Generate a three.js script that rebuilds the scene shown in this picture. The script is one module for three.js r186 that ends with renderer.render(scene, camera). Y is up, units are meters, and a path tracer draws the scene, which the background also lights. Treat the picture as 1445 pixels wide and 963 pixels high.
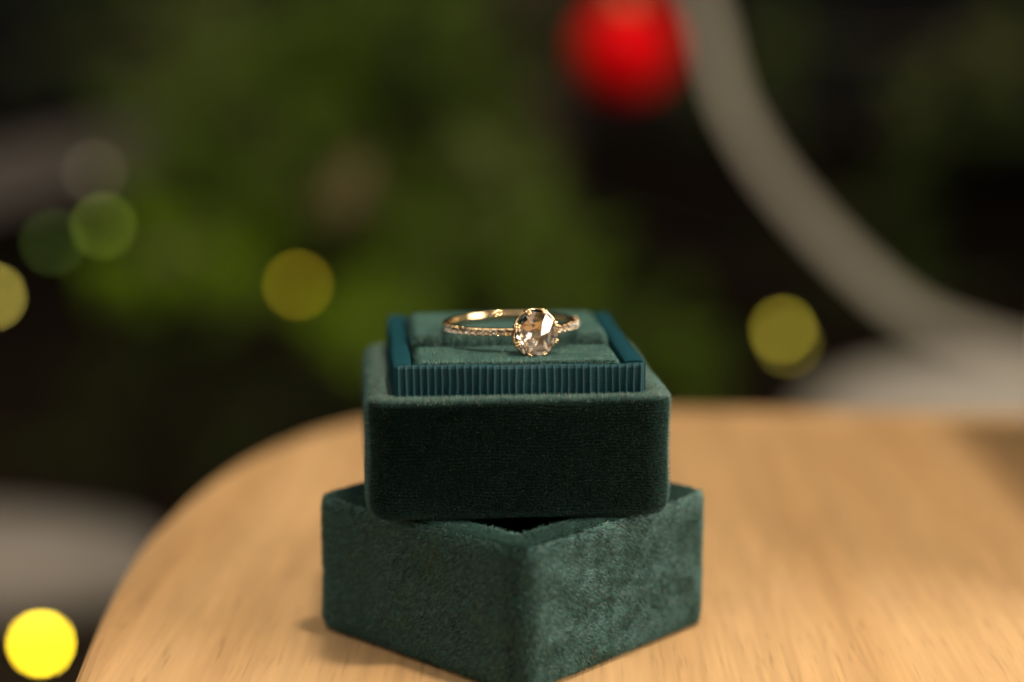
import * as THREE from 'three';
import { mergeGeometries, mergeVertices } from 'three/addons/utils/BufferGeometryUtils.js';
import { ConvexGeometry } from 'three/addons/geometries/ConvexGeometry.js';
import { RoundedBoxGeometry } from 'three/addons/geometries/RoundedBoxGeometry.js';
import { ImprovedNoise } from 'three/addons/math/ImprovedNoise.js';
import { RectAreaLightUniformsLib } from 'three/addons/lights/RectAreaLightUniformsLib.js';

// ---------------------------------------------------------------- camera, light, exposure
const W = 1024, H = 682, MM = 0.001;
const scene = new THREE.Scene();
const renderer = new THREE.WebGLRenderer({ antialias: true });
renderer.setSize(W, H);
renderer.toneMapping = THREE.LinearToneMapping;
renderer.toneMappingExposure = 1.2;
renderer.shadowMap.enabled = true;
RectAreaLightUniformsLib.init();

const FPX = 2570, PITCH = 0.1912, CAM = new THREE.Vector3(0, 0.0912, 0.2564);   // focal length in pixels of the 1445 x 963 photograph
const camera = new THREE.PerspectiveCamera(2 * Math.atan(963 / 2 / FPX) * 180 / Math.PI, W / H, 0.02, 20);
camera.position.copy(CAM);
camera.rotation.x = -PITCH;
camera.focus = 0.2475;
camera.userData.fStop = 5.2;
scene.background = new THREE.Color().setRGB(0.02, 0.018, 0.015);               // the unlit rest of the room

function areaLight(name, color, intensity, w, h, pos, target) {
  const l = new THREE.RectAreaLight(color, intensity, w, h);
  l.name = name; l.position.set(...pos); l.lookAt(...target); scene.add(l);
  return l;
}
const polar = (az, el, d) => [d * Math.cos(el) * Math.sin(az), d * Math.sin(el), d * Math.cos(el) * Math.cos(az)];
const R = Math.PI / 180;
areaLight('key_light', new THREE.Color().setRGB(1, 0.84, 0.60), 215, 0.11, 0.14, polar(76 * R, 79 * R, 1.35), [0, 0, -0.05]);  // out of view, placed high to light the table and cast its shadows
areaLight('unseen_right_light', new THREE.Color().setRGB(1, 0.91, 0.75), 11.6, 0.68, 0.64, polar(74 * R, 24 * R, 1.05), [0, 0.02, 0]);  // out of view, placed to light the right lid face and the ring
areaLight('unseen_left_light', new THREE.Color().setRGB(1, 0.92, 0.78), 1.6, 1.9, 1.3, polar(-54 * R, 27 * R, 2.2), [0, 0.02, 0]);  // out of view, placed to light the left lid face and the diamond
areaLight('unseen_overhead_light', new THREE.Color().setRGB(1, 0.89, 0.72), 1.3, 2.8, 1.8, [-0.2, 2.0, 0.15], [0, 0, -0.1]);  // out of view, broad soft light from overhead on table and rims

// ---------------------------------------------------------------- helpers
let seed = 12345;
const rnd = () => { seed = (seed + 0x6d2b79f5) | 0; let t = Math.imul(seed ^ (seed >>> 15), 1 | seed); t = (t + Math.imul(t ^ (t >>> 7), 61 | t)) ^ t; return ((t ^ (t >>> 14)) >>> 0) / 4294967296; };
const rr = (a, b) => a + (b - a) * rnd();
const gauss = () => (rnd() + rnd() + rnd() + rnd() - 2) * 1.0;
const perlin = new ImprovedNoise();
const noise = (x, y, z = 0) => perlin.noise(x, y, z);
const V = (x, y, z) => new THREE.Vector3(x, y, z);
const used = new Map();
function numbered(name) { const n = used.get(name) ?? 0; used.set(name, n + 1); return n ? `${name}_${String(n).padStart(3, '0')}` : name; }
function tag(o, label, category, group, kind) { if (label) o.userData.label = label; if (category) o.userData.category = category; if (group) o.userData.group = group; if (kind) o.userData.kind = kind; return o; }
function thing(name, label, category, pos = [0, 0, 0], group) { const g = new THREE.Group(); g.name = numbered(name); g.position.set(...pos); scene.add(g); return tag(g, label, category, group); }
function mesh(name, geo, mat, parent = scene) { const m = new THREE.Mesh(geo, mat); m.name = parent === scene ? numbered(name) : name; m.castShadow = m.receiveShadow = true; parent.add(m); return m; }
const std = (r, g, b, rough, extra = {}) => { const { metal = 0, ...more } = extra; return new THREE.MeshPhysicalMaterial({ color: new THREE.Color().setRGB(r, g, b), roughness: rough, metalness: metal, ...more }); };
// the point at a given distance along the camera's axis that the photograph shows at pixel (px, py)
function at(px, py, depth) {
  const x = (px - 722.5) / FPX * depth, y = -(py - 481.5) / FPX * depth, c = Math.cos(PITCH), s = Math.sin(PITCH);
  return V(CAM.x + x, CAM.y + y * c - depth * s, CAM.z - depth * c - y * s);
}
function onPlane(px, py, level) {
  const d = at(px, py, 1).sub(CAM); return CAM.clone().addScaledVector(d, (level - CAM.y) / d.y);
}
function texture(w, h, fn, srgb) {
  const d = new Uint8Array(w * h * 4);
  for (let j = 0; j < h; j++) for (let i = 0; i < w; i++) { const c = fn(i / w, j / h, i, j), o = (j * w + i) * 4; for (let k = 0; k < 3; k++) d[o + k] = Math.max(0, Math.min(255, Math.round(c[k] * 255))); d[o + 3] = 255; }
  const t = new THREE.DataTexture(d, w, h); t.wrapS = t.wrapT = THREE.RepeatWrapping; t.magFilter = THREE.LinearFilter; t.minFilter = THREE.LinearFilter; t.generateMipmaps = false;
  if (srgb) t.colorSpace = THREE.SRGBColorSpace;
  t.needsUpdate = true; return t;
}
const toSrgb = (c) => c <= 0.0031308 ? 12.92 * c : 1.055 * Math.pow(c, 1 / 2.4) - 0.055;

// ---------------------------------------------------------------- the setting: floor, wall
const FLOOR = -0.35;
const floorMat = std(0.020, 0.014, 0.009, 0.8, { specularIntensity: 0.1 });
tag(mesh('floor', new THREE.BoxGeometry(8, 0.04, 9), floorMat), 'dark floor under the tree', null, null, 'structure').position.set(0, FLOOR - 0.02, -2.5);
const wallMat = std(0.06, 0.058, 0.06, 0.9, { specularIntensity: 0.3 });
tag(mesh('wall', new THREE.BoxGeometry(8, 3.4, 0.1), wallMat), 'dark wall behind the tree', null, null, 'structure').position.set(0, FLOOR + 1.7, -6);

// ---------------------------------------------------------------- the table
{
  // wood: long streaks along z; the texture spans 0.24 m x 0.48 m
  const col = texture(1024, 1024, (u, v) => {
    const tp = 2 * Math.PI, cu = Math.cos(tp * u), su = Math.sin(tp * u), cv = Math.cos(tp * v), sv = Math.sin(tp * v);
    const warp = 0.30 * noise(cu * 1.6 + 7, su * 1.6, cv * 1.3 + sv * 0.9);
    const broad = noise(cu * 3.1 + 3 + warp, su * 3.1, cv * 0.5 + sv * 0.4);
    const mid = noise(cu * 13 + 9 + warp * 3, su * 13, cv * 1.1 + sv * 0.7);
    const fine = noise(cu * 44 + 1 + warp * 6, su * 44, cv * 3.2 + 5 * sv);
    const pore = Math.max(0, noise(cu * 75 + 4, su * 75, cv * 9 + 12 * sv) - 0.28) * 1.5;
    const k = 1 + 0.13 * broad + 0.13 * mid + 0.13 * fine - 0.32 * pore;
    return [toSrgb(0.475 * k), toSrgb(0.288 * k * (1 + 0.05 * broad)), toSrgb(0.138 * k * (1 + 0.12 * broad))];
  }, true);
  const bump = texture(1024, 1024, (u, v) => {
    const tp = 2 * Math.PI, cu = Math.cos(tp * u), su = Math.sin(tp * u), cv = Math.cos(tp * v), sv = Math.sin(tp * v);
    const fine = noise(cu * 44 + 1, su * 44, cv * 3.2 + 5 * sv), pore = Math.max(0, noise(cu * 75 + 4, su * 75, cv * 9 + 12 * sv) - 0.28);
    const k = 0.6 + 0.2 * fine - 0.6 * pore; return [k, k, k];
  });
  for (const t of [col, bump]) t.repeat.set(1 / 0.24, 1 / 0.48);
  const wood = new THREE.MeshPhysicalMaterial({ map: col, bumpMap: bump, bumpScale: 0.00012, roughness: 0.5, specularIntensity: 0.5 });
  // outline of the top: the rounded far-left corner that the photograph shows, and on out of the frame
  const edge = [[97, 963], [141, 862], [195, 770], [250, 712], [300, 672], [350, 643], [400, 621], [450, 604], [500, 592], [560, 583], [640, 577], [740, 574], [900, 574], [1100, 576], [1300, 579]]
    .map(([x, y]) => onPlane(x, y, 0)).map((p) => new THREE.Vector2(p.x, -p.z));
  const first = edge[0], last = edge[edge.length - 1];
  const outline = [new THREE.Vector2(first.x - 0.002, -0.34), new THREE.Vector2(first.x - 0.003, -0.12), ...new THREE.SplineCurve(edge).getPoints(70), new THREE.Vector2(0.36, last.y - 0.004), new THREE.Vector2(0.36, -0.34)];
  const top = new THREE.ExtrudeGeometry(new THREE.Shape(outline), { depth: 0.018, bevelEnabled: true, bevelThickness: 0.0025, bevelSize: 0.0025, bevelOffset: -0.0025, bevelSegments: 3, curveSegments: 8 });
  top.rotateX(-Math.PI / 2); top.translate(0, -0.0205, 0);
  const p = top.attributes.position, uv = top.attributes.uv;
  for (let i = 0; i < p.count; i++) uv.setXY(i, p.getX(i) + 0.03 * p.getZ(i), p.getZ(i));
  const t = thing('wooden_table', 'light brown wooden table with a rounded corner under the velvet ring box', 'table', [0, 0, 0]);
  mesh('table_top', top, wood, t);
  for (const [x, z] of [[0.0, 0.28], [0.30, 0.28], [0.02, -0.07], [0.30, -0.10]]) {
    const g = new THREE.CylinderGeometry(0.016, 0.012, 0.3295, 20); g.translate(x, -0.0205 - 0.3295 / 2, z); mesh('leg', g, wood, t);
  }
}

// ---------------------------------------------------------------- velvet ring box
// Lofted rounded rectangle (mm): each level is [inset, height]; returns rows of points and the mesh.
function perimeter(hx, hz, r, ns = 14, nc = 10) {
  const out = [];
  const corners = [[1, 1, 0], [-1, 1, 90], [-1, -1, 180], [1, -1, 270]];
  for (let q = 0; q < 4; q++) {
    const [sx, sz, a0] = corners[q];
    for (let k = 0; k <= nc; k++) { const a = (a0 + 90 * k / nc) * R; out.push({ x: (hx - r) * sx, z: (hz - r) * sz, nx: Math.cos(a), nz: Math.sin(a), r }); }
    const [tx, tz] = corners[(q + 1) % 4], a = (a0 + 90) * R;
    for (let k = 1; k < ns; k++) { const f = k / ns; out.push({ x: (hx - r) * (sx + (tx - sx) * f), z: (hz - r) * (sz + (tz - sz) * f), nx: Math.cos(a), nz: Math.sin(a), r }); }
  }
  return out;
}
function loft(hx, hz, r, levels, wobble, phase) {
  const per = perimeter(hx, hz, r), n = per.length, pos = [], rows = [];
  for (const [inset, y] of levels) {
    const row = [];
    for (const c of per) {
      let rad = r - inset, x = c.x, z = c.z;
      if (rad < 0.4) { const sx = (hx - r + rad - 0.4) / (hx - r), sz = (hz - r + rad - 0.4) / (hz - r); x *= sx; z *= sz; rad = 0.4; }
      const w = wobble * (noise(x * 0.11 + phase, y * 0.16, z * 0.11) + 0.5 * noise(x * 0.31, y * 0.4 + phase, z * 0.31));
      row.push(V(x + c.nx * (rad + w), y + w * 0.35, z + c.nz * (rad + w)));
    }
    rows.push(row); for (const p of row) pos.push(p.x, p.y, p.z);
  }
  const idx = [];
  for (let j = 0; j + 1 < rows.length; j++) for (let i = 0; i < n; i++) { const a = j * n + i, b = j * n + (i + 1) % n, c = a + n, d = b + n; idx.push(a, c, b, b, c, d); }
  const cap = (j, flip) => { const c = V(0, 0, 0); for (const p of rows[j]) c.add(p); c.divideScalar(n); const k = pos.length / 3; pos.push(c.x, c.y, c.z); for (let i = 0; i < n; i++) { const a = j * n + i, b = j * n + (i + 1) % n; flip ? idx.push(k, a, b) : idx.push(k, b, a); } };
  cap(0, true); cap(rows.length - 1, false);
  const g = new THREE.BufferGeometry();
  g.setAttribute('position', new THREE.Float32BufferAttribute(pos, 3)); g.setIndex(idx); g.computeVertexNormals();
  const nor = g.attributes.normal, normals = rows.map((row, j) => row.map((_, i) => V(nor.getX(j * n + i), nor.getY(j * n + i), nor.getZ(j * n + i))));
  // lengths along the profile and round the perimeter
  const along = [0]; for (let j = 1; j < rows.length; j++) along.push(along[j - 1] + Math.hypot(levels[j][0] - levels[j - 1][0], levels[j][1] - levels[j - 1][1]));
  const mid = rows[Math.floor(rows.length / 3)], round = [0]; for (let i = 1; i <= n; i++) round.push(round[i - 1] + mid[i % n].distanceTo(mid[i - 1]));
  return { g, rows, normals, along, round, n };
}
// Pile: slender three-sided hairs gathered into one geometry.
function pile() {
  const pos = [], nor = [], col = [], idx = []; let count = 0;
  const a = V(0, 0, 0), b = V(0, 0, 0);
  return {
    add(p, d, len, rad, c) {
      a.set(Math.abs(d.y) < 0.9 ? 0 : 1, Math.abs(d.y) < 0.9 ? 1 : 0, 0).cross(d).normalize(); b.crossVectors(d, a);
      const k = pos.length / 3, t0 = rnd() * 6.28;
      for (let q = 0; q < 3; q++) { const t = t0 + q * 2.0944, cx = Math.cos(t), sx = Math.sin(t), x = a.x * cx + b.x * sx, y = a.y * cx + b.y * sx, z = a.z * cx + b.z * sx; pos.push(p.x + x * rad, p.y + y * rad, p.z + z * rad); nor.push(x, y, z); col.push(c[0], c[1], c[2]); }
      pos.push(p.x + d.x * len, p.y + d.y * len, p.z + d.z * len); nor.push(d.x, d.y, d.z); col.push(c[0], c[1], c[2]);
      idx.push(k, k + 1, k + 3, k + 1, k + 2, k + 3, k + 2, k, k + 3); count++;
    },
    build() {
      const g = new THREE.BufferGeometry();
      g.setAttribute('position', new THREE.Float32BufferAttribute(pos, 3)); g.setAttribute('normal', new THREE.Float32BufferAttribute(nor, 3)); g.setAttribute('color', new THREE.Float32BufferAttribute(col, 3)); g.setIndex(idx);
      g.scale(MM, MM, MM); return g;
    },
    get count() { return count; },
  };
}
function pileColor(bright = 1) {
  const k = bright * rr(0.45, 1.5), s = rnd();
  if (s < 0.0035) return [0.42, 0.33, 0.21];                    // lint
  if (s < 0.022) return [0.105 * k, 0.215 * k, 0.185 * k];                  // paler hairs: sparkle of the pile put into their colour
  return [0.028 * k * rr(0.8, 1.25), 0.084 * k, 0.074 * k * rr(0.85, 1.15)];
}
// comb(p, n, up, side) gives the direction of a hair; keep(p, n) the share of hairs planted there
function plant(out, L, density, pitch, len, rad, comb, keep, bright = 1) {
  const total = L.along[L.along.length - 1], round = L.round[L.n], N = Math.round(total * round * density);
  const p = V(0, 0, 0), nn = V(0, 0, 0), up = V(0, 0, 0), side = V(0, 0, 0);
  for (let k = 0; k < N; k++) {
    let s = rnd() * total; const u = rnd() * round;
    const wave = 0.5 * noise(u * 0.13, s * 0.25, pitch * 9) + 0.16 * noise(u * 0.9, s * 0.5, 3);      // the rows of the weave wander
    s = (Math.round((s + wave) / pitch) + 0.52 * gauss()) * pitch - wave;
    if (s < 0 || s >= total) continue;
    let j = 0; while (L.along[j + 1] <= s) j++;
    let lo = 0, hi = L.n; while (hi - lo > 1) { const m = (lo + hi) >> 1; if (L.round[m] <= u) lo = m; else hi = m; }
    const i = lo, i2 = (i + 1) % L.n, fv = (s - L.along[j]) / Math.max(1e-6, L.along[j + 1] - L.along[j]), fu = (u - L.round[i]) / (L.round[i + 1] - L.round[i]);
    const A = L.rows[j][i], B = L.rows[j][i2], C = L.rows[j + 1][i], D = L.rows[j + 1][i2];
    p.set(0, 0, 0).addScaledVector(A, (1 - fu) * (1 - fv)).addScaledVector(B, fu * (1 - fv)).addScaledVector(C, (1 - fu) * fv).addScaledVector(D, fu * fv);
    nn.set(0, 0, 0).addScaledVector(L.normals[j][i], (1 - fu) * (1 - fv)).addScaledVector(L.normals[j][i2], fu * (1 - fv)).addScaledVector(L.normals[j + 1][i], (1 - fu) * fv).addScaledVector(L.normals[j + 1][i2], fu * fv).normalize();
    if (rnd() > keep(p, nn)) continue;
    up.copy(C).sub(A).normalize(); side.copy(B).sub(A).normalize();
    const d = comb(p, nn, up, side);
    const c = pileColor(bright * (1 + 0.9 * noise(p.x * 2.3, p.y * 2.3 + 9, p.z * 2.3))), lint = c[0] === 0.42;
    out.add(p, d.normalize(), len * rr(0.75, 1.2), lint ? 0.05 : rad * rr(0.8, 1.25), c);
  }
}
const clothMat = std(0.007, 0.020, 0.016, 0.95, { specularIntensity: 0.2 });
const pileMat = new THREE.MeshPhysicalMaterial({ color: 0xffffff, vertexColors: true, roughness: 0.45, specularIntensity: 0.7, ior: 1.6 });

const LID_YAW = 0.821, BOX_YAW = 0.086;
// eye in a box's own axes (mm): hairs on sides that face away are planted thinner
const eyeIn = (yaw, ox, oy, oz) => { const v = CAM.clone().sub(V(ox, oy, oz)).divideScalar(MM); return v.applyAxisAngle(V(0, 1, 0), -yaw); };

// the lower half: lid with its opening up
{
  const cx = 0.0001, cz = 0.0029;
  const t = thing('open_lid', 'dark green velvet lid of the ring box lying open side up on the wooden table', 'ring box lid', [cx, 0, cz]);
  t.rotation.y = LID_YAW;
  const levels = [[1.6, 0.15], [0.7, 0.35], [0.15, 1.1], [0, 2.2], [0, 5], [-0.05, 8], [-0.05, 11], [0, 14], [0, 17.4], [0.0, 18.5], [0.08, 19.1], [0.35, 19.65], [0.85, 19.95], [1.6, 20.0], [3.4, 19.9], [5.0, 19.8], [5.8, 19.5], [6.3, 18.8], [6.5, 17.8], [6.5, 16.5], [6.5, 10], [6.5, 4]];
  const L = loft(20.1, 20.1, 3.4, levels, 0.22, 3.1);
  L.g.scale(MM, MM, MM);
  mesh('lid_shell', L.g, clothMat, t);
  const eye = eyeIn(LID_YAW, cx, 0, cz), out = pile(), w = V(0, 0, 0);
  plant(out, L, 130, 0.4, 0.8, 0.05, (p, n, up, side) => {
    const f = noise(p.x * 0.16 + 5, p.y * 0.2, p.z * 0.16), g2 = noise(p.x * 0.5, p.y * 0.5 + 9, p.z * 0.5), g3 = noise(p.x * 2.6, p.y * 2.6, p.z * 2.6), g4 = noise(p.x * 2.6 + 40, p.y * 2.6, p.z * 2.6);
    if (n.y > 0.75) return w.copy(eye).setY(0).normalize().multiplyScalar(0.85).addScaledVector(n, 0.35).addScaledVector(side, 0.12 * g2).add(V(gauss() * 0.25, gauss() * 0.15, gauss() * 0.25)).clone();
    const lay = 1;
    return w.copy(n).multiplyScalar(0.9).addScaledVector(up, lay * (-0.35 - 0.5 * f - 0.35 * g2 + 0.7 * g3)).addScaledVector(side, 0.35 * g2 + 0.3 * f + 0.7 * g4).add(V(gauss() * 0.3, gauss() * 0.3, gauss() * 0.3)).clone();
  }, (p, n) => {
    if (p.y < 0.3) return 0;
    if (n.y < -0.6) return 0;
    const inside = Math.max(Math.abs(p.x), Math.abs(p.z)) < 14.4;
    if (inside && p.y < 14) return 0.08;
    const e = (eye.x - p.x) * n.x + (eye.y - p.y) * n.y + (eye.z - p.z) * n.z;
    return e > -20 ? 1 : 0.15;
  }, 1.25);  // same velvet as the base, its colour lightened to look more lit
  tag(mesh('velvet_pile', out.build(), pileMat, t), null, null, null, 'stuff');

}

// the upper half: the base, its insert stands proud of the rim
const BX = -0.0005, BZ = -0.0022, BY = 0.0201;
{
  const t = thing('velvet_box', 'dark green velvet ring box with teal ribbed ribbon, standing on the green lid', 'ring box', [BX, BY, BZ]);
  t.rotation.y = BOX_YAW;
  const top = 17.5;
  const levels = [[3, 0], [1.6, 0.1], [0.7, 0.5], [0.2, 1.3], [0.05, 2.6], [0, 5], [0.0, 8], [0.0, 11], [0, 13.8], [0.0, 15.8], [0.08, 16.25], [0.4, 16.55], [1.0, 16.7], [2.2, 16.7], [3.0, 16.5], [3.4, 15.9], [3.5, 14.0]];
  const L = loft(20.3, 20.5, 3.3, levels, 0.2, 8.7);
  L.g.scale(MM, MM, MM);
  mesh('base_shell', L.g, clothMat, t);
  const eye = eyeIn(BOX_YAW, BX, BY, BZ), out = pile(), w = V(0, 0, 0);
  plant(out, L, 215, 0.42, 0.75, 0.015, (p, n, up, side) => {
    const f = noise(p.x * 0.2 + 2, p.y * 0.24, p.z * 0.2), g2 = noise(p.x * 0.6, p.y * 0.6 + 4, p.z * 0.6);
    const wall = n.y < 0.6, fr = n.z > 0.15 && wall ? 0.9 : 0;
    const j = wall ? 0.05 : 0.22;
    return w.copy(n).multiplyScalar(fr ? 0.35 : 1).add(V(0, 0, fr)).addScaledVector(up, wall ? 0.24 + 0.05 * f : -0.1 + 0.3 * f).addScaledVector(side, wall ? 0.07 * g2 : 0.25 * g2).add(V(gauss() * j, gauss() * j, gauss() * j)).clone();
  }, (p, n) => {
    if (n.y < -0.75) return 0;
    if (Math.max(Math.abs(p.x), Math.abs(p.z)) < 17.6 && p.y < 15.6) return 0.1;
    const e = (eye.x - p.x) * n.x + (eye.y - p.y) * n.y + (eye.z - p.z) * n.z;
    return e > -20 ? 1 : 0.15;
  });
  tag(mesh('velvet_pile', out.build(), pileMat, t), null, null, null, 'stuff');


  // ---- the insert: a grosgrain ribbon round two velvet pads with a slot between
  const HX = 17.1, HZ = 18.4, Y0 = 13.9, Y1 = 21.35;
  const weave = texture(256, 256, (u, v) => {
    // u: one rib per 1/16; v: weft threads
    const th = 0.5 + 0.5 * Math.cos(v * 2 * Math.PI * 24);
    const n1 = 0.85 + 0.3 * noise(u * 40, v * 40, 2.2);
    const k = n1 * (0.75 + 0.5 * th);
    return [toSrgb(0.007 * k), toSrgb(0.046 * k), toSrgb(0.060 * k)];
  }, true);
  const weaveBump = texture(256, 256, (u, v) => { const ru = (u * 16) % 1, th = 0.5 + 0.5 * Math.cos(v * 2 * Math.PI * 24); const k = 0.5 + 0.4 * th + 0.1 * noise(u * 40, v * 40, 5); return [k, k, k]; });
  for (const x of [weave, weaveBump]) x.repeat.set(1 / 0.016, 1 / 0.006);
  const ribbonMat = new THREE.MeshPhysicalMaterial({ map: weave, bumpMap: weaveBump, bumpScale: 0.00008, roughness: 0.5, specularIntensity: 0.35 });
  const plainMat = std(0.003, 0.040, 0.056, 0.7, { specularIntensity: 0.25, bumpMap: weaveBump, bumpScale: 0.00008 });
  // ribbed strip along x: front face up, over the edge and a little way inward
  function ribbedStrip(half, z, dir, inward, y1, rib = 1.0) {
    const prof = []; // [out, y]
    for (let k = 0; k <= 10; k++) prof.push([0, Y0 + (y1 - 0.55 - Y0) * k / 10]);
    for (let k = 1; k <= 6; k++) { const a = k / 6 * Math.PI / 2; prof.push([-0.55 * (1 - Math.cos(a)), y1 - 0.55 + 0.55 * Math.sin(a)]); }
    for (let k = 1; k <= 3; k++) prof.push([-0.55 - inward * k / 3, y1 - 0.02 * k]);
    prof.push([-0.6 - inward, y1 - 0.5], [-0.6 - inward, Y0]);
    const nx = Math.round(half * 2 / rib * 14), pos = [], uv = [], idx = [], n = nx + 1; let s = 0;
    for (let j = 0; j < prof.length; j++) {
      if (j) s += Math.hypot(prof[j][0] - prof[j - 1][0], prof[j][1] - prof[j - 1][1]);
      for (let i = 0; i <= nx; i++) {
        const x = -half + 2 * half * i / nx, ph = (x / rib) + 0.12 * noise(x * 0.4, prof[j][1] * 0.3, dir) + 0.22 * noise(x * 0.15, 0.3, prof[j][1] * 0.1);
        const ridge = Math.pow(0.5 + 0.5 * Math.cos((ph - 0.5) * 2 * Math.PI), 5) * 0.30, fade = j < 11 ? 1 : j < 17 ? 1 - 0.6 * (j - 10) / 6 : 0.35;
        const endR = Math.max(0, Math.abs(x) - half + 0.8), round = 0.8 - Math.sqrt(Math.max(0, 0.64 - endR * endR));
        const sag = 0.34 * noise(x * 0.12, 4.4, dir), yy = prof[j][1] + (j > 10 && j < 20 ? sag - 0.12 * round : 0);
        const o = prof[j][0] + 0.28 * noise(x * 0.11, prof[j][1] * 0.15, 6 + dir) + ridge * (1 + 0.5 * noise(Math.round(ph) * 3.7, 1.3, 2.2)) * fade - (j < 19 ? round * 0.9 : 0);
        pos.push(x, yy, z + dir * o); uv.push(ph * MM, s * MM);
      }
    }
    for (let j = 0; j + 1 < prof.length; j++) for (let i = 0; i < nx; i++) { const a = j * n + i, b = a + 1, c = a + n, d = c + 1; dir > 0 ? idx.push(a, b, c, b, d, c) : idx.push(a, c, b, b, c, d); }
    const g = new THREE.BufferGeometry();
    g.setAttribute('position', new THREE.Float32BufferAttribute(pos, 3)); g.setAttribute('uv', new THREE.Float32BufferAttribute(uv, 2)); g.setIndex(idx);
    g.computeVertexNormals(); g.scale(MM, MM, MM); return g;
  }
  mesh('ribbon_front', ribbedStrip(HX, HZ, 1, 0.35, Y1), ribbonMat, t);
  mesh('ribbon_back', ribbedStrip(HX, -HZ, -1, 1.6, Y1 + 0.1), ribbonMat, t);
  // side ribbons: plain folded strips laid over the ends of the pads
  for (const sx of [-1, 1]) {
    const w = 2.5, zf = HZ - 0.95, zb = -HZ + 0.5, nz = 60, prof = [];
    for (let k = 0; k <= 6; k++) prof.push([0, Y0 + (Y1 - 0.5 - Y0) * k / 6]);
    for (let k = 1; k <= 5; k++) { const a = k / 5 * Math.PI / 2; prof.push([-0.5 * (1 - Math.cos(a)), Y1 - 0.5 + 0.5 * Math.sin(a)]); }
    prof.push([-1.2, Y1 + 0.06], [-1.9, Y1 + 0.02], [-w + 0.15, Y1 - 0.1], [-w, Y1 - 0.35], [-w - 0.1, Y1 - 1.4], [-w - 0.1, Y0]);
    const pos = [], idx = [], suv = [], n = nz + 1;
    for (let j = 0; j < prof.length; j++) for (let i = 0; i <= nz; i++) {
      const z = zb + (zf - zb) * i / nz, ridge = j < 7 ? 0.16 * Math.pow(0.5 + 0.5 * Math.cos(z * 2 * Math.PI), 2.2) : 0.03 * Math.cos(z * 2 * Math.PI);
      const wob = 0.3 * noise(z * 0.12, sx * 3, j * 0.1), lift = 0.5 * Math.pow(Math.max(0, 1 - i / nz), 2) + (j > 6 && j < 15 ? 0.12 * noise(z * 0.15 + 3, sx, 1) : 0);
      pos.push(sx * (HX + prof[j][0] + (j < 12 ? ridge : 0) + wob), prof[j][1] + (j > 6 && j < 16 ? lift : 0), z); suv.push(z * MM, (j < 7 ? prof[j][1] : Y1 - prof[j][0]) * MM);
    }
    for (let j = 0; j + 1 < prof.length; j++) for (let i = 0; i < nz; i++) { const a = j * n + i, b = a + 1, c = a + n, d = c + 1; sx < 0 ? idx.push(a, b, c, b, d, c) : idx.push(a, c, b, b, c, d); }
    for (const i of [0, nz]) for (let j = 1; j + 1 < prof.length; j++) { const a = i, b = j * n + i, c = (j + 1) * n + i; (i === 0) === (sx > 0) ? idx.push(a, b, c) : idx.push(a, c, b); }
    const g = new THREE.BufferGeometry(); g.setAttribute('position', new THREE.Float32BufferAttribute(pos, 3)); g.setAttribute('uv', new THREE.Float32BufferAttribute(suv, 2)); g.setIndex(idx); g.computeVertexNormals(); g.scale(MM, MM, MM);
    mesh('ribbon_side', g, plainMat, t);
  }
  // pads: rounded rolls, with short pile
  const pads = [
    { z0: 5.6, z1: HZ - 0.75, h: 0.18, x: 14.35, sh: 1.2 },
    { z0: -HZ + 2.0, z1: 4.2, h: 1.35, x: 14.45, sh: 2.6 },
  ];
  for (const P of pads) {
    const nx = 64, nz = 40, pos = [], idx = [], n = nx + 1, top = (x, z) => {
      const ez = Math.min(z - P.z0, P.z1 - z) / P.sh, ex = (P.x - Math.abs(x)) / 1.3, f = (q) => q >= 1 ? 1 : Math.sqrt(Math.max(0, 1 - (1 - q) * (1 - q)));
      return Y0 + 1.5 + (Y1 - Y0 - 1.5 - 0.15 + P.h) * (0.15 + 0.85 * f(Math.max(0, ez)) * f(Math.max(0, ex))) + 0.10 * noise(x * 0.2, z * 0.25, P.h);
    };
    for (let j = 0; j <= nz; j++) for (let i = 0; i <= nx; i++) { const s = (q) => 0.5 - 0.5 * Math.cos(Math.PI * q), x = -P.x + 2 * P.x * s(i / nx), z = P.z0 + (P.z1 - P.z0) * s(j / nz); pos.push(x, top(x, z), z); }
    for (let j = 0; j < nz; j++) for (let i = 0; i < nx; i++) { const a = j * n + i, b = a + 1, c = a + n, d = c + 1; idx.push(a, c, b, b, c, d); }
    const k = pos.length / 3, ring = []; // skirt down to the tray
    for (let i = 0; i <= nx; i++) ring.push(i); for (let j = 1; j <= nz; j++) ring.push(j * n + nx); for (let i = nx - 1; i >= 0; i--) ring.push(nz * n + i); for (let j = nz - 1; j > 0; j--) ring.push(j * n);
    for (const q of ring) pos.push(pos[q * 3], Y0 - 0.05, pos[q * 3 + 2]);
    for (let q = 0; q < ring.length; q++) { const q2 = (q + 1) % ring.length; idx.push(ring[q], ring[q2], k + q, ring[q2], k + q2, k + q); }
    const g = new THREE.BufferGeometry(); g.setAttribute('position', new THREE.Float32BufferAttribute(pos, 3)); g.setIndex(idx); g.computeVertexNormals(); g.scale(MM, MM, MM);
    const pad = mesh('cushion', g, clothMat, t), po = pile();
    const area = 2 * P.x * (P.z1 - P.z0);
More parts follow.
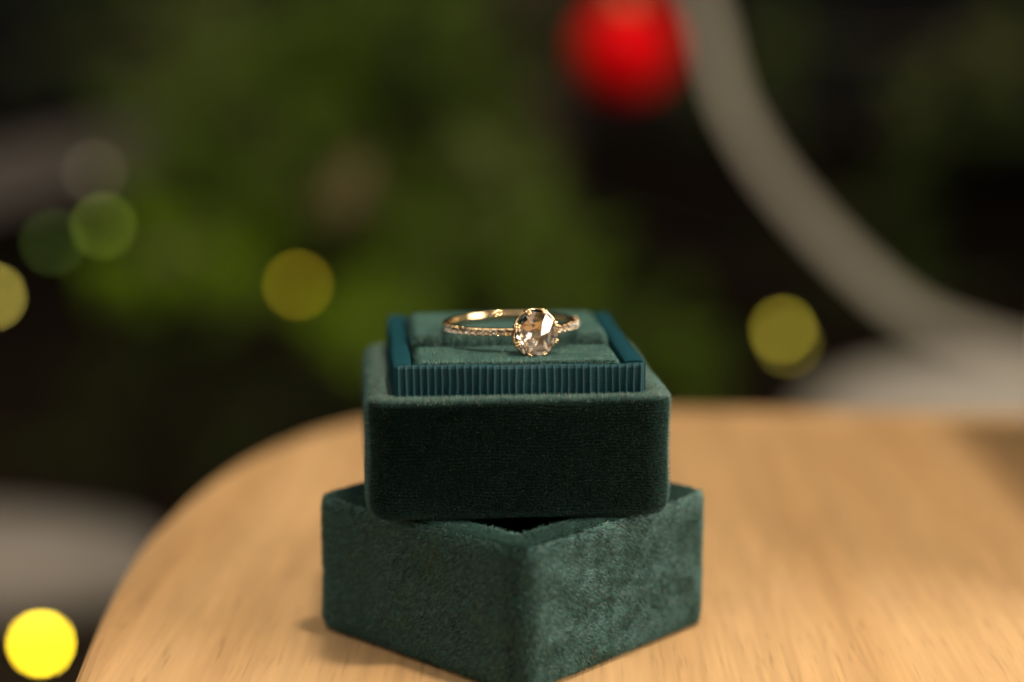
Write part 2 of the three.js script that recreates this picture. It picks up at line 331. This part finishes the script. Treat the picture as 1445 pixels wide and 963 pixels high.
    for (let q = 0; q < area * 85; q++) {
      const x = rr(-P.x, P.x), z = rr(P.z0, P.z1), y = top(x, z), e = 0.1, nx_ = (top(x - e, z) - top(x + e, z)) / (2 * e), nz_ = (top(x, z - e) - top(x, z + e)) / (2 * e);
      if (Math.abs(nx_) > 5 || Math.abs(nz_) > 5) continue;
      const nn = V(nx_, 1, nz_).normalize(), f = noise(x * 0.25, z * 0.25, 7);
      po.add(V(x, y, z), nn.add(V(gauss() * 0.4 + 0.25 * f, gauss() * 0.25, gauss() * 0.4 - 0.55 + 0.3 * f)).normalize(), 0.42 * rr(0.7, 1.2), 0.05 * rr(0.8, 1.2), pileColor(1.25));  // pad hairs lightened in colour to look more lit than the base
    }
    tag(mesh('velvet_pile', po.build(), pileMat, pad), null, null, null, 'stuff');
  }
}

// ---------------------------------------------------------------- the ring
const gold = std(0.93, 0.69, 0.41, 0.16, { metal: 1 });
const brushedGold = std(0.97, 0.80, 0.60, 0.2, { metal: 1 });
const diamondMat = new THREE.MeshPhysicalMaterial({ color: new THREE.Color().setRGB(1, 0.985, 0.96), roughness: 0, transmission: 1, thickness: 0.003, ior: 2.0, specularIntensity: 1 });
const smallDiamondMat = new THREE.MeshPhysicalMaterial({ color: new THREE.Color().setRGB(1, 0.985, 0.96), roughness: 0, transmission: 1, thickness: 0.003, ior: 2.2, specularIntensity: 1 });
{
  const t = thing('diamond_ring', 'gold ring with a large faceted diamond and tiny diamonds along its band', 'ring', [-0.00035, 0.04405, -0.0006]);
  t.rotation.order = 'YXZ'; t.rotation.y = 18 * R; t.rotation.x = -3 * R;
  const RI = 8.8, RO = 9.65, HB = 0.55;
  // band: a lathe with softened edges
  const pr = [[RI, -HB + 0.18], [RI + 0.18, -HB], [RO - 0.2, -HB], [RO, -HB + 0.2], [RO + 0.04, 0], [RO, HB - 0.2], [RO - 0.2, HB], [RI + 0.18, HB], [RI, HB - 0.18], [RI - 0.05, 0], [RI, -HB + 0.18]].map(([x, y]) => new THREE.Vector2(x, y));
  const band = new THREE.LatheGeometry(pr, 160); band.scale(MM, MM, MM); mesh('band', band, gold, t);
  // tiny stones on the front half of the band; azimuth 0 is the big stone, towards +z
  const cut = (r, h) => {
    const pts = []; for (let k = 0; k < 8; k++) { const a = k / 8 * 2 * Math.PI; pts.push(V(r * Math.cos(a), r * Math.sin(a), 0), V(r * 0.62 * Math.cos(a + 0.39), r * 0.62 * Math.sin(a + 0.39), h)); }
    pts.push(V(0, 0, -h * 1.8)); const g = new ConvexGeometry(pts); g.scale(MM, MM, MM); return g;
  };
  const small = cut(0.46, 0.15), beads = [];
  for (const s of [-1, 1]) for (let k = 0; k < 11; k++) {
    const a = s * (17 + k * 6.55) * R, m = mesh('pave_diamond', small, smallDiamondMat, t), q = RO + 0.24;
    m.position.set(q * Math.sin(a) * MM, 0, q * Math.cos(a) * MM); m.rotation.y = a; m.rotation.z = rr(0, 1);
    for (const b of [-1, 1]) for (const e of [-1, 1]) {
      const g = new THREE.SphereGeometry(0.15, 10, 8), a2 = a + e * 2.7 * R; g.translate((RO + 0.18) * Math.sin(a2), b * 0.42, (RO + 0.18) * Math.cos(a2)); beads.push(g);
    }
  }
  const bg = mergeGeometries(beads); bg.scale(MM, MM, MM); mesh('pave_bead', bg, gold, t);
  // big stone: a rose cut seen face on, its axis along +z
  const SX = 3.1, SY = 3.32, ZG = 11.9;
  const pts = [], ring = (n, r, z, off) => { for (let k = 0; k < n; k++) { const a = (k + off) / n * 2 * Math.PI; pts.push(V(SX * r * Math.cos(a), SY * r * Math.sin(a), z)); } };
  pts.push(V(0.1, -0.1, 1.7)); ring(6, 0.5, 1.22, 0.2); ring(12, 0.93, 0.34, 0.1); ring(16, 1, 0.0, 0.5); ring(16, 1, -0.12, 0.5); ring(8, 0.7, -0.2, 0.25);
  const stone = new ConvexGeometry(pts); stone.translate(0, 0, ZG); stone.scale(MM, MM, MM); mesh('diamond', stone, diamondMat, t);
  // basket: two gallery rails, a dished back and eight split claws
  const tube = (curve, r, seg = 16, rad = 8, closed = false) => new THREE.TubeGeometry(curve, seg, r, rad, closed);
  const oval = (r, z) => { const c = []; for (let k = 0; k < 32; k++) { const a = k / 32 * 2 * Math.PI; c.push(V(SX * r * Math.cos(a), SY * r * Math.sin(a), ZG + z)); } return new THREE.CatmullRomCurve3(c, true); };
  const rails = mergeGeometries([tube(oval(1.0, -0.42), 0.2, 64, 8, true), tube(oval(0.72, -2.0), 0.22, 64, 8, true)]); rails.scale(MM, MM, MM); mesh('gallery_rail', rails, gold, t);
  const dish = new THREE.LatheGeometry([[0.02, -1.5], [2.95, -0.3], [2.85, -0.5], [0.02, -1.7]].map(([x, y]) => new THREE.Vector2(x, y)), 9).toNonIndexed();
  dish.computeVertexNormals(); dish.rotateX(Math.PI / 2); dish.scale(1, SY / SX, 1); dish.translate(0, 0, ZG); dish.scale(MM, MM, MM); mesh('basket', dish, brushedGold, t);
  for (let k = 0; k < 8; k++) {
    const a = (k + 0.5) / 8 * 2 * Math.PI, parts = [], P = (r, z, o) => { const b = a + o; return V(SX * r * Math.cos(b), SY * r * Math.sin(b), ZG + z); };
    for (const e of [-1, 1]) {
      const c = new THREE.CatmullRomCurve3([P(0.7, -2.1, e * 0.05), P(0.95, -1.1, e * 0.09), P(1.09, -0.2, e * 0.085), P(1.06, 0.28, e * 0.07), P(0.93, 0.5, e * 0.05)]);
      parts.push(tube(c, 0.15, 18, 8)); const tip = new THREE.SphereGeometry(0.19, 12, 10); const q = P(0.93, 0.48, e * 0.05); tip.translate(q.x, q.y, q.z); parts.push(tip);
    }
    const g = mergeGeometries(parts.map((x) => x.toNonIndexed())); g.scale(MM, MM, MM); mesh('claw', g, gold, t);
  }
  // shoulders: the band meets the basket
  for (const s of [-1, 1]) {
    const g = tube(new THREE.CatmullRomCurve3([V(s * 2.6, 0, 9.0), V(s * 2.3, 0, 9.7), V(s * 2.1, 0, 10.4)]), 0.4, 12, 10); g.scale(MM, MM, MM); mesh('shoulder', g, gold, t);
  }
}

// ---------------------------------------------------------------- unseen box placed out of the frame to shade the right of the table
{
  const t = thing('unseen_shadow_box', 'unseen cream box out of the frame, placed to shade the right end of the table', 'box', [0.141, 0, -0.052]);
  const g = new RoundedBoxGeometry(0.07, 0.115, 0.115, 4, 0.004); g.translate(0, 0.0577, 0); mesh('box_body', g, std(0.62, 0.56, 0.46, 0.8), t);
}

// ---------------------------------------------------------------- the tree
{
  const t = thing('christmas_tree', 'green needled Christmas tree standing blurred behind the table', 'tree', [0.02, FLOOR, -1.75]);
  const base = V(0.02, FLOOR, -1.75);
  const bark = std(0.05, 0.032, 0.02, 0.9);
  const trunkGeo = new THREE.CylinderGeometry(0.02, 0.05, 2.0, 14); trunkGeo.translate(0, 1.0, 0); mesh('trunk', trunkGeo, bark, t);
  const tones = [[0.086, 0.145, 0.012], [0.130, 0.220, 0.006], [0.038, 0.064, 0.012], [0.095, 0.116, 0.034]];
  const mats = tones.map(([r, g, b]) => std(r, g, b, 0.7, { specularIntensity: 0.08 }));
  // [px, py, depth, radius mm, tone, needles]
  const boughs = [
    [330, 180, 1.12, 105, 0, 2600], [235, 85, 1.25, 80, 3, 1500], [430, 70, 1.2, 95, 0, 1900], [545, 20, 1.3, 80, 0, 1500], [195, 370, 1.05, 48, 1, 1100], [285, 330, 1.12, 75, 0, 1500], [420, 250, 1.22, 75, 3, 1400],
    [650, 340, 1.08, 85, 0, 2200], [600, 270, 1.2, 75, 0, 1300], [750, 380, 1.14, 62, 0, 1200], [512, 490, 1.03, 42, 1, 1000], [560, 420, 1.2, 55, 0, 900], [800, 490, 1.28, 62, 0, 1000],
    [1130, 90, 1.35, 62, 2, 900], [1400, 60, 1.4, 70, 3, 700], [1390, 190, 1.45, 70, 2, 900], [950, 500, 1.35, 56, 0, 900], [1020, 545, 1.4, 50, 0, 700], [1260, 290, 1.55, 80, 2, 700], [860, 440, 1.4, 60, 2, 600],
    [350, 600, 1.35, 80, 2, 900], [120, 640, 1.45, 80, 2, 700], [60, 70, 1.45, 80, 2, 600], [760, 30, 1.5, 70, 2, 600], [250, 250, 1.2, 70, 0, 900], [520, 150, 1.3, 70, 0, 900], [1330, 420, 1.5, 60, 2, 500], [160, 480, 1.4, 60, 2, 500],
  ];
  for (let k = 0; k < 26; k++) {
    const x = rr(100, 820), y = rr(-20, 420), small = [x, y, rr(1.05, 1.5), rr(22, 40), [0, 2, 2, 3][Math.floor(rr(0, 4))], 300];
    if (![[57, 908], [1105, 465], [420, 402], [0, 418], [145, 318], [75, 342], [132, 242], [880, 80]].some(([a, b]) => Math.hypot(a - x, b - y) < 150)) boughs.push(small);   // none in front of the lights
  }
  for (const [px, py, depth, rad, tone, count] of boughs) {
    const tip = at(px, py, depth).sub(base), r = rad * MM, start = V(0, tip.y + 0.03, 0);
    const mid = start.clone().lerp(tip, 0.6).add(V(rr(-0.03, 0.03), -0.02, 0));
    const curve = new THREE.CatmullRomCurve3([start, mid, tip]);
    const b = mesh('branch', new THREE.TubeGeometry(curve, 12, 0.004, 6), bark, t);
    const pos = [], idx = [], nor = [], twigs = [];
    const nt = Math.max(12, Math.round(count / 60));
    for (let k = 0; k < nt; k++) {
      const c = curve.getPoint(rr(0.8, 1)), d = V(gauss(), gauss() * 0.8, gauss() * 0.7 + 0.25).normalize(), len = r * rr(0.6, 1.1);
      const e = c.clone().addScaledVector(d, len); twigs.push(new THREE.TubeGeometry(new THREE.LineCurve3(c, e), 1, 0.0012, 4));
      for (let q = 0; q < 60; q++) {
        const p = c.clone().lerp(e, rr(0.1, 1)), nd = d.clone().multiplyScalar(0.7).add(V(gauss(), gauss(), gauss())).normalize(), L = rr(0.012, 0.02), sd = V(gauss(), gauss(), gauss()).cross(nd).normalize().multiplyScalar(0.0011);
        const z = p.clone().addScaledVector(nd, L), i = pos.length / 3, n = sd.clone().cross(nd).normalize();
        pos.push(p.x - sd.x, p.y - sd.y, p.z - sd.z, p.x + sd.x, p.y + sd.y, p.z + sd.z, z.x, z.y, z.z); for (let w = 0; w < 3; w++) nor.push(n.x, n.y, n.z); idx.push(i, i + 1, i + 2);
      }
    }
    const g = new THREE.BufferGeometry(); g.setAttribute('position', new THREE.Float32BufferAttribute(pos, 3)); g.setAttribute('normal', new THREE.Float32BufferAttribute(nor, 3)); g.setIndex(idx);
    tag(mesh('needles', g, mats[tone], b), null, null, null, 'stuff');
    tag(mesh('twigs', mergeGeometries(twigs), bark, b), null, null, null, 'stuff');
  }
}

// ---------------------------------------------------------------- ornaments and lights on the tree
{
  const p = at(882, 70, 1.1);
  const t = thing('red_bauble', 'glossy red bauble hanging in the tree beside the pale ribbon', 'bauble', p.toArray());
  mesh('ball', new THREE.SphereGeometry(0.0295, 48, 32), std(0.66, 0.0003, 0.003, 0.4, { specularIntensity: 0.12 }), t);
  const capMat = std(0.30, 0.17, 0.06, 0.6);
  const cap = new THREE.CylinderGeometry(0.008, 0.009, 0.010, 20); cap.translate(0, 0.033, 0); mesh('cap', cap, capMat, t);
  const loop = new THREE.TorusGeometry(0.006, 0.0008, 8, 24); loop.translate(0, 0.043, 0); mesh('hanger', loop, gold, t);
}
{
  const p = at(488, 275, 1.12);
  const t = thing('brown_ornament', 'small brown ornament hanging among the green branches at the left of the ring', 'ornament', p.toArray());
  const g = new THREE.SphereGeometry(0.017, 32, 24); g.scale(0.85, 1.2, 0.85); g.rotateZ(-0.5); mesh('ball', g, std(0.10, 0.058, 0.028, 0.7), t);
  const bronze = std(0.10, 0.07, 0.04, 0.8, { specularIntensity: 0.2 });
  const cap = new THREE.CylinderGeometry(0.004, 0.005, 0.005, 14); cap.translate(0.008, 0.021, 0); mesh('cap', cap, bronze, t);
}
function ribbonAlong(list, width, thick) {
  const c = new THREE.CatmullRomCurve3(list.map(([x, y, d]) => at(x, y, d))), n = 60, pos = [], idx = [], view = V(0, 0, 0), s = V(0, 0, 0), f = V(0, 0, 0);
  for (let i = 0; i <= n; i++) {
    const p = c.getPoint(i / n), tg = c.getTangent(i / n); view.set(0.15 * Math.sin(i * 0.2), 0.2 + 0.1 * Math.sin(i * 0.13), 1).normalize();
    s.crossVectors(tg, view).normalize(); f.crossVectors(s, tg).normalize();
    for (const [a, b] of [[-1, -1], [1, -1], [1, 1], [-1, 1]]) pos.push(p.x + s.x * a * width / 2 + f.x * b * thick / 2, p.y + s.y * a * width / 2 + f.y * b * thick / 2, p.z + s.z * a * width / 2 + f.z * b * thick / 2);
  }
  for (let i = 0; i < n; i++) for (let k = 0; k < 4; k++) { const a = i * 4 + k, b = i * 4 + (k + 1) % 4, d = a + 4, e = b + 4; idx.push(a, b, d, b, e, d); }
  idx.push(0, 2, 1, 0, 3, 2); const q = n * 4; idx.push(q, q + 1, q + 2, q, q + 2, q + 3);
  let g = new THREE.BufferGeometry(); g.setAttribute('position', new THREE.Float32BufferAttribute(pos, 3)); g.setIndex(idx); g = g.toNonIndexed(); g.computeVertexNormals(); return g;
}
const satin = std(0.21, 0.185, 0.148, 0.75);
tag(mesh('ribbon_garland', ribbonAlong([[960, -90, 1.02], [1000, 30, 1.02], [1030, 140, 1.01], [1080, 230, 1.0], [1142, 308, 0.99], [1215, 382, 0.98], [1290, 442, 0.97], [1380, 480, 0.96], [1490, 510, 0.95]], 0.011, 0.0012), satin),
  'wide pale beige ribbon sweeping down from the red bauble to the right edge', 'ribbon');
tag(mesh('ribbon_garland', ribbonAlong([[-90, 275, 1.3], [0, 250, 1.3], [70, 235, 1.3], [140, 222, 1.32], [230, 190, 1.36]], 0.045, 0.0012), std(0.065, 0.054, 0.048, 0.8)),
  'dull brownish ribbon among the branches at the left edge above the green lights', 'ribbon');
function pouf(name, label, category, pos, rx, rz, h, mat) {
  const pr = []; for (let k = 0; k <= 24; k++) { const a = k / 24 * Math.PI, e = 0.55; pr.push(new THREE.Vector2(Math.max(0.0005, Math.pow(Math.sin(a), e)), h / 2 - h / 2 * Math.sign(Math.cos(a)) * Math.pow(Math.abs(Math.cos(a)), e))); }
  const g = new THREE.LatheGeometry(pr, 64); g.scale(rx, 1, rz);
  const m = tag(mesh(name, g, mat), label, category); m.position.set(...pos); return m;
}
const greyCloth = std(0.27, 0.245, 0.215, 0.95);
pouf('fabric_pouf', 'pale grey fabric pouf standing behind the table at the right', 'pouf', [0.295, FLOOR, -0.80], 0.14, 0.08, 0.222, greyCloth);
pouf('floor_cushion', 'grey cushion lying on the floor left of the table', 'cushion', [-0.45, FLOOR, -1.0], 0.20, 0.07, 0.066, std(0.24, 0.21, 0.19, 0.95));

const lamps = [
  // px, py, depth, radius mm, colour, glow, label
  [57, 908, 1.08, 3.2, [1, 0.70, 0.02], 62, 'bright yellow fairy light low at the left beside the table'],
  [1105, 465, 1.15, 3.2, [1, 0.80, 0.06], 4.6, 'dim yellow fairy light at the right between ribbon and table'],
  [1113, 484, 1.25, 3.6, [1, 0.80, 0.12], 2.0, 'faint yellow fairy light just below the dim yellow one at the right'],
  [420, 402, 1.25, 3.2, [1, 0.74, 0.03], 4.6, 'olive yellow fairy light left of the ring'],
  [-12, 418, 1.1, 3.2, [1, 0.80, 0.14], 8, 'yellow fairy light cut by the left edge'],
  [145, 318, 1.02, 3.0, [0.75, 1, 0.10], 1.7, 'green fairy light, right one of the overlapping pair at the left'],
  [75, 342, 1.06, 3.0, [0.6, 0.95, 0.15], 0.8, 'faint green fairy light, left one of the overlapping pair'],
  [132, 242, 1.0, 3.0, [1, 0.75, 0.5], 0.7, 'faint pinkish fairy light above the green pair'],
];
for (const [px, py, depth, r, c, glow, label] of lamps) {
  const p = at(px, py, depth), t = thing('fairy_light', label, 'fairy light', p.toArray(), 'fairy lights on the tree');
  const g = new THREE.SphereGeometry(r * MM, 20, 14);
  mesh('bulb', g, new THREE.MeshStandardMaterial({ color: 0x222222, roughness: 0.4, emissive: new THREE.Color().setRGB(...c), emissiveIntensity: glow }), t).castShadow = false;
  const s = new THREE.CylinderGeometry(r * 0.7 * MM, r * 0.6 * MM, 0.008, 12); s.translate(0, r * MM + 0.003, 0); mesh('socket', s, std(0.01, 0.03, 0.012, 0.5), t);
  const l = new THREE.PointLight(new THREE.Color().setRGB(...c), glow * Math.PI * r * r * 1e-6, 0, 2); l.name = 'fairy_glow'; l.shadow.radius = r / 20; l.castShadow = true; t.add(l);
}

scene.traverse((o) => { if (o.isMesh) { o.castShadow = true; o.receiveShadow = true; } });
renderer.render(scene, camera);
